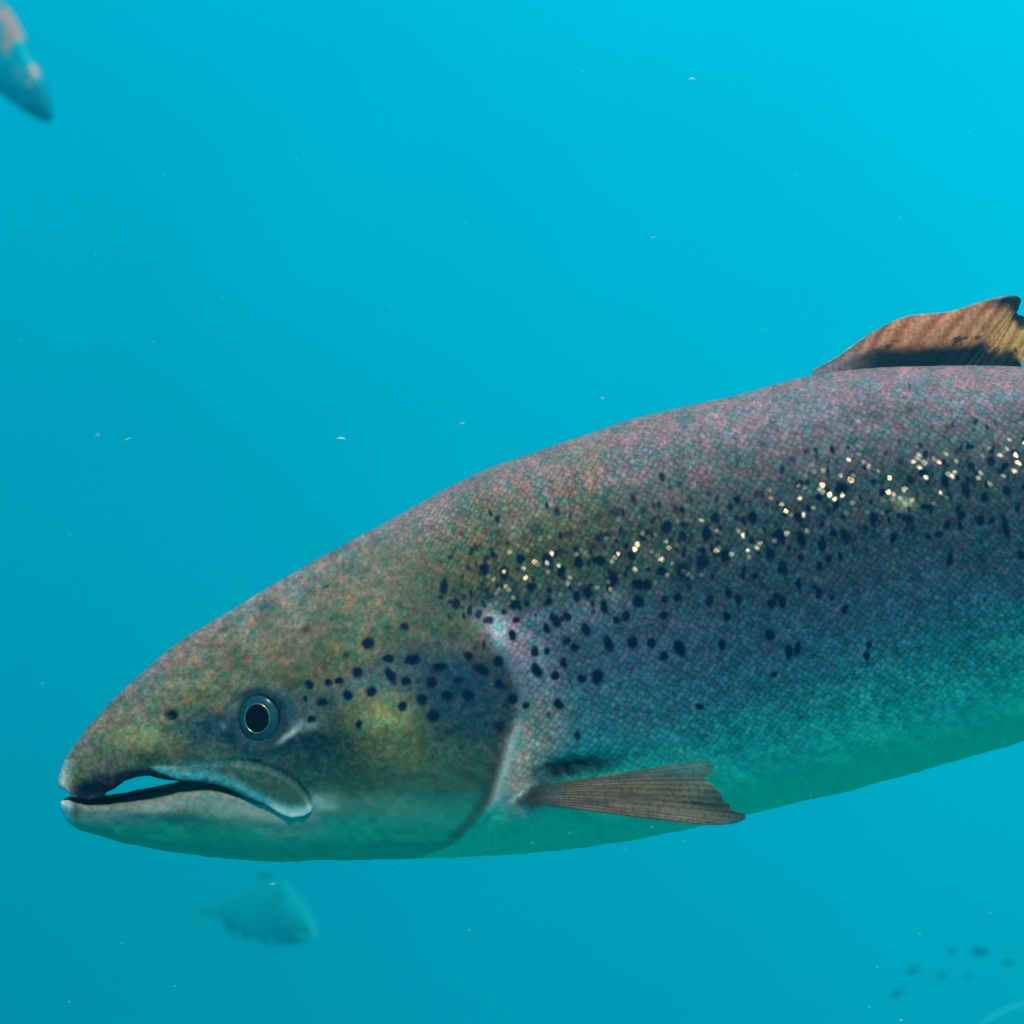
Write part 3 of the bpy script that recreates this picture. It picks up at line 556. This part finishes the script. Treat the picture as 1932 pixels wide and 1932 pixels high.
def salmon(obj_name, step, nhalf, near, skin, finm, eyem, repaint=None, finpaint=None, warp=None, fin_res=1.0, spots_on=True):
    me, F, U, L_ = salmon_body(obj_name, step, nhalf, near, skin, repaint, warp, spots_on)
    root = link(obj_name, me)
    un = np.concatenate([U[0].reshape(-1, 3), L_[0].reshape(-1, 3)]); uf = np.concatenate([U[1].reshape(-1, 3), L_[1].reshape(-1, 3)])
    pu, pv = F['proj'](un)
    def at(u, v):                                            # near-side skin seen at (u, v): index
        return int(np.argmin((pu - u) ** 2 + (pv - v) ** 2))
    def unproj(uv, d):                                       # drawing position seen at uv for depth d
        d = np.asarray(d, float); f = (D + d * K) / D if near else np.ones_like(d)
        return np.stack([966 + (uv[:, 0] - 966) * f, 966 + (uv[:, 1] - 966) * f, d], -1)
    nt_, nr_ = int(160 * fin_res), max(12, int(44 * fin_res))
    fp = finpaint or (lambda kind, p: p)
    # --- dorsal fin, standing on the ridge of the back
    ridge = U[0][:, -1]; ru, rv = F['proj'](ridge)
    bt = np.array([1540, 1570, 1606, 1650, 1705, 1755, 1796, 1822, 1842, 1862, 1888, 1915, 1926])
    base = np.stack([np.interp(bt, ru, ridge[:, k_]) for k_ in range(3)], -1); base[:, 1] += 8
    tipuv = z4([(430,690),(620,585),(860,418),(1100,306),(1400,272),(1660,190),(1835,156),(1908,182),(1900,236),(1886,290),(1990,345),(1945,520),(1868,618)])
    lean = -math.tan(R(10)); hgt = base[:, 1] - tipuv[:, 1]
    tip = unproj(tipuv, base[:, 2] - lean * hgt); mid_ = (base + tip) / 2; mid_[:, 1] -= np.array([0, 5, 9, 10, 8, 4, 2, 0, 0, 0, 0, 0, 0]); mid_[:, 2] += 5 * np.sin(np.arange(13))
    def dpaint(t_, r_, g):
        dk = (.016,.022,.036); tan_ = mixc((.90,.22,.12), (.98,.31,.10), ss(.3, .75, t_))
        w_ = ss(.24, .46, r_ + .06 * noise2(t_ * 22, r_ * 6, 31)); p = mixc(dk, tan_, w_)
        p = p * (1 + .35 * (ss(.15, .5, r_) * np.cos(2 * math.pi * t_ * 17)))[:, None]
        e_ = ss(.74, .92, r_ + .05 * noise2(t_ * 20, r_ * 5, 36)) * ss(.40, .50, t_); p = mixc(p, (.02,.03,.04), np.clip(e_ * 1.1, 0, 1))
        sp_ = (noise2(t_ * 70, r_ * 22, 33) > .55) & (r_ < .46) & (r_ > .3); p = mixc(p, dk, sp_ * .8)
        p = mixc(p, (.36,.20,.22), (1 - ss(.05, .26, t_)) * .95)
        le = ss(.965, .99, r_) * (1 - ss(.45, .55, t_)); p = mixc(p, (.55,.55,.5), le)
        return fp('dorsal', np.clip(p, .004, .9))
    link('dorsal_fin', fin('dorsal_fin', base, mid_, tip, 5, finm, dpaint, nr_, nt_, 17, warp, .01, 5), root)
    # --- pectoral fins
    bu = z3([(335,1512),(318,1522),(300,1534),(285,1546),(270,1558),(258,1570),(248,1580),(242,1588),(238,1594),(236,1600)])
    mu = z3([(900,1426),(890,1448),(880,1474),(872,1503),(862,1536),(850,1572),(838,1606),(826,1636),(812,1662),(796,1680)])
    tu = z3([(1452,1330),(1502,1388),(1482,1450),(1532,1505),(1572,1570),(1622,1640),(1688,1698),(1655,1738),(1580,1758),(1450,1757)])
    ib = at(*z3([(270,1560)])[0]); d0 = un[ib, 2]
    k10 = np.linspace(0, 1, 10)
    db, dm, dt = np.full(10, d0 + 3.), np.full(10, d0 - 22.) - 6 * k10, np.full(10, d0 - 30.) - 16 * k10
    def ppaint(t_, r_, g):
        p = mixc((.30,.125,.11), (.29,.155,.10), noise2(t_ * 9, r_ * 3, 41) * .5 + .5)
        p = p * (1 + .22 * noise2(t_ * 34, r_ * 2.2, 44) * ss(.2, .6, r_) + .35 * noise2(t_ * 7, r_ * 9, 47) + .22 * np.cos(2 * math.pi * t_ * 13 + 2 * noise2(t_ * 5, r_ * 2, 45)) * ss(.35, .8, r_))[:, None]
        p = mixc(p, (.03,.035,.045), .75 * ss(.80, .99, r_ + .05 * noise2(t_ * 12, r_, 43)) * ss(.3, .5, t_)); p = mixc(p, (.03,.035,.05), .75 * ss(.955, 1, t_))
        p = mixc(p, (.03,.035,.05), .8 * (1 - ss(.04, .34, r_ + .05 * noise2(t_ * 8, r_ * 6, 46))))
        return fp('pectoral', np.clip(p, .004, .9))
    pb, pm, pt = unproj(bu, db), unproj(mu, dm), unproj(tu, dt)
    link('pectoral_fin', fin('pectoral_fin', pb, pm, pt, 3.0, finm, ppaint, nr_, nt_, 13, warp, .05, 6, lambda t_, r_: (.35 + .65 * ss(.02, .36, r_)) * .84 - .45 * (1 - ss(.08, .36, t_)) * ss(.3, .85, r_) - .16 * ss(.5, 1, r_)), root)
    fl = np.array([1, 1, -1.0]); rollc = 0
    link('pectoral_fin', fin('pectoral_fin', pb * fl, pm * fl + np.array([0, 10, 20]), pt * fl + np.array([0, 30, 60]), 3.0, finm, ppaint, nr_, nt_ // 2, 13, warp, .03, 7), root)
    # --- fins further back: pelvic pair, anal, adipose and tail fin
    def spaint(t_, r_, g):
        p = mixc((.10,.085,.075), (.16,.12,.08), noise2(t_ * 9, r_ * 3, 51) * .5 + .5) * (1 + .35 * np.cos(2 * math.pi * t_ * 16))[:, None]
        return fp('rear', np.clip(mixc(p, (.03,.035,.05), ss(.8, 1, r_) * .7), .004, .9))
    for sgn in (-1, 1):
        A = L_[0] if sgn < 0 else L_[1]; cjx = int(A.shape[1] * .80); rows_ = [int(np.argmin(np.abs(A[:, cjx, 0] - uu))) for uu in (2065, 2090, 2115, 2140)]
        b_ = A[rows_, cjx] + np.array([0, -6, 0]); t_ = b_ + np.array([(112,86,34 * sgn), (140,74,36 * sgn), (148,44,30 * sgn), (96,10,14 * sgn)], float)
        link('pelvic_fin', fin('pelvic_fin', b_, (b_ + t_) / 2, t_, 4, finm, spaint, 20, 60, 10, warp, .03, 8), root)
    b_ = np.array([(2420,1212,0), (2480,1182,0), (2550,1152,0), (2620,1118,0)], float); t_ = np.array([(2520,1345,0), (2575,1310,0), (2620,1240,0), (2665,1150,0)], float)
    link('anal_fin', fin('anal_fin', b_, (b_ + t_) / 2, t_, 5, finm, spaint, 20, 60, 12, warp, .03, 9), root)
    b_ = np.array([(2500,785,0), (2515,788,0), (2530,792,0), (2548,797,0)], float); t_ = np.array([(2560,742,0), (2600,735,0), (2612,752,0), (2585,785,0)], float)
    link('adipose_fin', fin('adipose_fin', b_, (b_ + t_) / 2 + np.array([-4, -4, 0]), t_, 5, finm, spaint, 14, 24, 3, warp, .0, 10), root)
    b_ = np.array([(2985,874,0), (2996,895,0), (3004,920,0), (3008,942,0), (3008,962,0), (3004,985,0), (2996,1008,0)], float)
    t_ = np.array([(3270,700,0), (3300,770,0), (3270,850,0), (3256,935,0), (3272,1020,0), (3310,1105,0), (3285,1180,0)], float)
    m_ = (b_ + t_) / 2 + np.array([(0, -12, 0), (0, -6, 0), (0, 0, 0), (0, 0, 0), (0, 0, 0), (0, 6, 0), (0, 12, 0)], float)
    link('tail_fin', fin('tail_fin', b_, m_, t_, 10, finm, spaint, nr_, nt_, 22, warp, .02, 12), root)
    # --- eyes
    i = at(*EYE); ring = [at(EYE[0] + 70 * math.cos(a), EYE[1] + 70 * math.sin(a)) for a in np.linspace(0, 2 * math.pi, 12, endpoint=False)]
    for P_, sgn in ((un, 1), (uf, -1)):
        rp = P_[ring]; c0 = rp.mean(0); sv = np.linalg.svd(rp - c0)[2][2]; sv = sv * (-np.sign(sv[2]) if sgn > 0 else np.sign(sv[2]))
        if near and sgn > 0: c0 = unproj(np.array([EYE]), np.array([c0[2]]))[0]
        c0 = c0 - sv * 6
        eye = dome('eye', c0, sv, 40, 14, eyem[0], root, warp=warp)
        dome('iris', c0 + sv * 10.8, sv, 25.8, 1.9, eyem[1], eye, inner=22.6, warp=warp)
        dome('pupil', c0 + sv * 10.6, sv, 23.2, 4.6, eyem[2], eye, warp=warp)
    return root, F

# ------------------------------------------------------------------ the near salmon
eyem = (plain('eye_skin', (.014, .058, .078), .25, ior=1.3), plain('iris_gold', (.42, .33, .18), .3, .9), plain('pupil_black', (.003, .004, .012), .35, ior=1.06))
skin = skin_material('salmon_skin'); finm = fin_material('fin_skin', .86)
near_salmon, FORM = salmon('salmon', 2.5, 250, True, skin, finm, eyem)
near_salmon.location = ((U0 - 966) * K, D, -(V0 - 966) * K)
tag(near_salmon, 'large dark-spotted salmon filling the view, brown head, silvery blue flank, mouth slightly open', 'fish')

# ------------------------------------------------------------------ salmon further off in the water
def seen(u, v, dist):
    """a point of the water seen at drawing position (u, v), dist metres ahead"""
    f = dist / D; return Vector(((u - 966) * K * f, dist, -(v - 966) * K * f))
def recolour(mult, toward, amt):
    def f(V, pg, s_): return np.clip(pg * (1 - amt) + np.array(toward) * amt, .004, .9) * mult, s_
    return f
far_skin = skin_material('hazed_salmon_skin', metallic=.15, rough=.4, tilt=.1)  # far fish carry haze in their pigment, tinted towards the water
far_fin = fin_material('hazed_fin_skin', .8)
far_eye = (plain('far_eye_skin', (.10, .25, .27), .3), plain('far_iris', (.35, .35, .3), .3), plain('far_pupil', (.03, .08, .10), .2))
def pose(o, heading, roll_=0.0, scale=1.0, upv=(0, 0, 1)):
    """turn a fish (snout towards local -X, back towards +Z, axis tilted 17 degrees) so that it swims along heading"""
    h = Vector(heading).normalized(); x = -h; z = Vector(upv); y = z.cross(x).normalized(); z = x.cross(y)
    m = Matrix((x, y, z)).transposed() @ Matrix.Rotation(roll_, 3, 'X') @ Matrix.Rotation(R(13), 3, 'Y')
    o.rotation_euler = m.to_euler(); o.scale = (scale,) * 3
def bent(amount, u_from=1100):
    def w_(p):
        p = p.copy(); x = np.clip(p[..., 0] - u_from, 0, None); p[..., 2] = p[..., 2] + amount * (x / 1000) ** 2 * 300; p[..., 0] = p[..., 0] - np.abs(amount) * (x / 1000) ** 3 * 60; return p
    return w_

def put(o, drawn, target):
    """move a posed fish so that its drawing point (u, v, d) lies at target"""
    p = local(np.array([drawn]))[0]; m = o.rotation_euler.to_matrix() * o.scale[0]
    o.location = Vector(target) - m @ Vector(p)
def jaw_highlight(V, pg, s_):
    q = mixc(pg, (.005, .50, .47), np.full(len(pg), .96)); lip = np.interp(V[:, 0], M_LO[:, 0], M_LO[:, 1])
    return mixc(q, (.25, .95, .85), .95 * (V[:, 1] > lip - 4) * (1 - ss(380, 640, V[:, 0]))), s_ * 0  # mouth highlight painted bright on the lower jaw
def sunlit_back(V, pg, s_):
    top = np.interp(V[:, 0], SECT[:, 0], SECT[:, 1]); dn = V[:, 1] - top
    w_ = (1 - ss(90, 250, dn + 60 * noise2(V[:, 0] / 60, V[:, 1] / 60, 75))) * ss(-.25, .15, noise2(V[:, 0] / 130, V[:, 1] / 110, 71)) * ss(380, 520, V[:, 0])  # sun dapples on the back, painted as tan patches
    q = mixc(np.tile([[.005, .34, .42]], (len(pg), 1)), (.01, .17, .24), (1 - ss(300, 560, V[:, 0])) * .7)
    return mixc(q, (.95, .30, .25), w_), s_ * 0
fa, _ = salmon('salmon', 11, 64, False, far_skin, far_fin, far_eye, jaw_highlight, lambda k_, p: mixc(p, (.01,.52,.50), np.full(len(p), .93)), bent(.5, 1100), .35, False)
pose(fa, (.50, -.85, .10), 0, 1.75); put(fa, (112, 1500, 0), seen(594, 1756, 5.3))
tag(fa, 'faint teal salmon in the haze below the jaw of the big salmon, facing right', 'fish')

fb, _ = salmon('salmon', 11, 64, False, far_skin, far_fin, far_eye, sunlit_back, lambda k_, p: mixc(p, (.03,.42,.52), np.full(len(p), .9)), bent(-.4), .35, False)
pose(fb, (.62, -.35, -.70), 0, 1.9, (.60, -.62, .45)); put(fb, (112, 1500, 0), seen(96, 222, 4.9))
tag(fb, 'distant salmon with sunlit tan back, half cut off at the upper left edge', 'fish')

# unidentified dark marks at lower right modelled as small fish, pale streak as a strand
small_mat = plain('dark_mark_skin', (.01, .13, .12), .6)
def dark_mark(length):
    n, m = 22, 12; V = []
    for i in range(n + 1):
        f = i / n; x = (f - .5) * length
        hh = length * (.17 * math.sin(math.pi * min(f, .86) / .9) ** .8 if f < .8 else .035 + .55 * max(0, f - .84)) + .002 * length; ww = length * (.075 * math.sin(math.pi * min(1, f / .92)) + .008)
        for j in range(m):
            a = 2 * math.pi * j / m; V.append((x, ww * math.cos(a), hh * math.sin(a)))
    I = np.arange((n + 1) * m).reshape(n + 1, m); I = np.concatenate([I, I[:, :1]], 1)
    return make_mesh('dark_mark', V, quads_of(I), [list(I[0, :-1][::-1]), list(I[-1, :-1])], small_mat)
small_me = dark_mark(1.0)
for (u_, v_, ln, tilt_, where) in [(1723,1831,30,.22,'left of the middle of'),(1693,1874,33,.16,'at the lower left end of'),(1778,1841,27,.12,'in the middle of'),(1828,1843,20,.1,'at the lower right of'),
                                   (1798,1793,24,.02,'at the top of'),(1848,1795,42,-.22,'longest, at the upper right of'),(1902,1816,28,-.1,'at the right end of')]:
    o = link('dark_mark', small_me); dist = 5.6; k2 = K * dist / D; o.scale = (ln * k2,) * 3; o.location = seen(u_, v_, dist); o.rotation_euler = (0, -tilt_, .3)
    tag(o, 'dark blurred mark modelled as a small fish ' + where + ' the loose cluster', 'fish', 'dark marks modelled as small fish in the lower right corner')
streak_mat = plain('streak_pale', (.05, .58, .56), .6)
V = []; n, m = 30, 8
for i in range(n + 1):
    f = i / n; p = seen(1838 + 104 * f, 1944 - 52 * f - 10 * math.sin(math.pi * f), 2.0); rr = K * 2.0 / D * 3.0 * (math.sin(math.pi * min(max(f, .03), .97)) ** .6) * (1 + .25 * math.sin(9 * f))
    for j in range(m): V.append((p.x, p.y + rr * math.cos(2 * math.pi * j / m), p.z + rr * math.sin(2 * math.pi * j / m)))
I = np.arange((n + 1) * m).reshape(n + 1, m); I = np.concatenate([I, I[:, :1]], 1)
o = link('pale_streak', make_mesh('pale_streak', V, quads_of(I), [list(I[0, :-1][::-1]), list(I[-1, :-1])], streak_mat))
tag(o, 'pale slanting streak modelled as a strand in the lower right corner', 'strand')

# ------------------------------------------------------------------ specks drifting in the water
spm = plain('speck_white', (.75, .72, .68), .6); spf = plain('speck_faint', (.5, .62, .62), .7, alpha=.5)
def speck(u, v, dist, length, width, ang, mat=None):
    k2 = K * dist / D; na, nl = 10, 8; V = []
    for i in range(nl + 1):
        f = i / nl; x = (f - .5) * length; rr = width / 2 * math.sin(math.pi * min(max(f, .04), .96)) ** .6 * random.uniform(.75, 1.15)
        for j in range(na): V.append((x * k2, rr * math.sin(2 * math.pi * j / na) * k2, rr * math.cos(2 * math.pi * j / na) * k2 + .2 * width * k2 * math.sin(3 * f)))
    I = np.arange((nl + 1) * na).reshape(nl + 1, na); I = np.concatenate([I, I[:, :1]], 1)
    me = make_mesh('drifting_speck', V, quads_of(I), [list(I[0, :-1]), list(I[-1, :-1][::-1])], mat or spm)
    o = link('drifting_speck', me); o.location = seen(u, v, dist); o.rotation_euler = (0, -ang, random.uniform(-.3, .3)); return o
o = speck(643, 828, .40, 17, 4.6, -.05); tag(o, 'brightest white sliver floating in open water above the salmon head', 'speck', 'specks drifting in the water')
listed = [(872,799,10,2.2,.1),(1136,751,9,2.2,0),(1232,448,12,2,.2),(1100,135,8,1.6,.2),(1305,150,16,5,.1),(1117,290,6,1.5,.3),(240,829,16,2.6,.35),(184,821,9,2,.3),(40,640,7,1.5,0),(80,1290,7,1.6,.2),
          (743,1637,14,2.6,.15),(514,1668,12,2,.05),(590,1725,11,2,.3),(767,1846,8,2.2,0),(885,1755,6,2,0),(730,985,5,2,0),(130,1010,6,1.6,0),(1442,620,7,1.6,.1),(735,578,5,1.6,0),(290,645,5,1.5,.2),
          (1655,1945-120,6,2,0),(1735,1762,7,2,.1),(1700,1925,9,2,.05),(1868,1722,6,2,0),(1895,1780,8,2,0),(1610,1750,6,2,0),(1640,1900,5,2,0),(1450,1700,5,1.6,0),(1250,1800,5,1.8,.2),(1010,1790,5,1.8,.4),
          (330,1860,6,2,.3),(230,1780,5,1.8,.5),(130,1890,6,1.8,0),(60,1700,5,1.6,.2),(420,560,5,1.4,.1),(560,300,5,1.4,.5),(880,420,5,1.4,.2),(950,95,4,1.4,0),(1500,330,5,1.4,.1),(1700,410,5,1.4,.3),
          (1830,250,5,1.4,.6),(1595,95,4,1.4,0),(310,330,5,1.4,.2),(180,480,5,1.5,.1),(1020,560,4,1.4,.3),
          (1230,1560,4,1.8,0),(1290,1588,5,1.8,.2),(1075,1572,5,1.8,0),(1420,1540,5,1.8,.3),(1530,1500,4,1.6,.1),(1005,1590,5,1.8,.2),(1180,1600,5,1.6,.1)]
for (u_, v_, ln, wd, an) in listed:
    on_belly = 1450 < v_ < 1612 and u_ > 900
    o = speck(u_, v_, random.uniform(.33, .36) if on_belly else random.uniform(.34, .62), ln * .9, wd * .85, an, spm if ln > 8.5 else spf)
    tag(o, 'tiny pale speck or sliver drifting in the blue water', 'speck', 'specks drifting in the water')
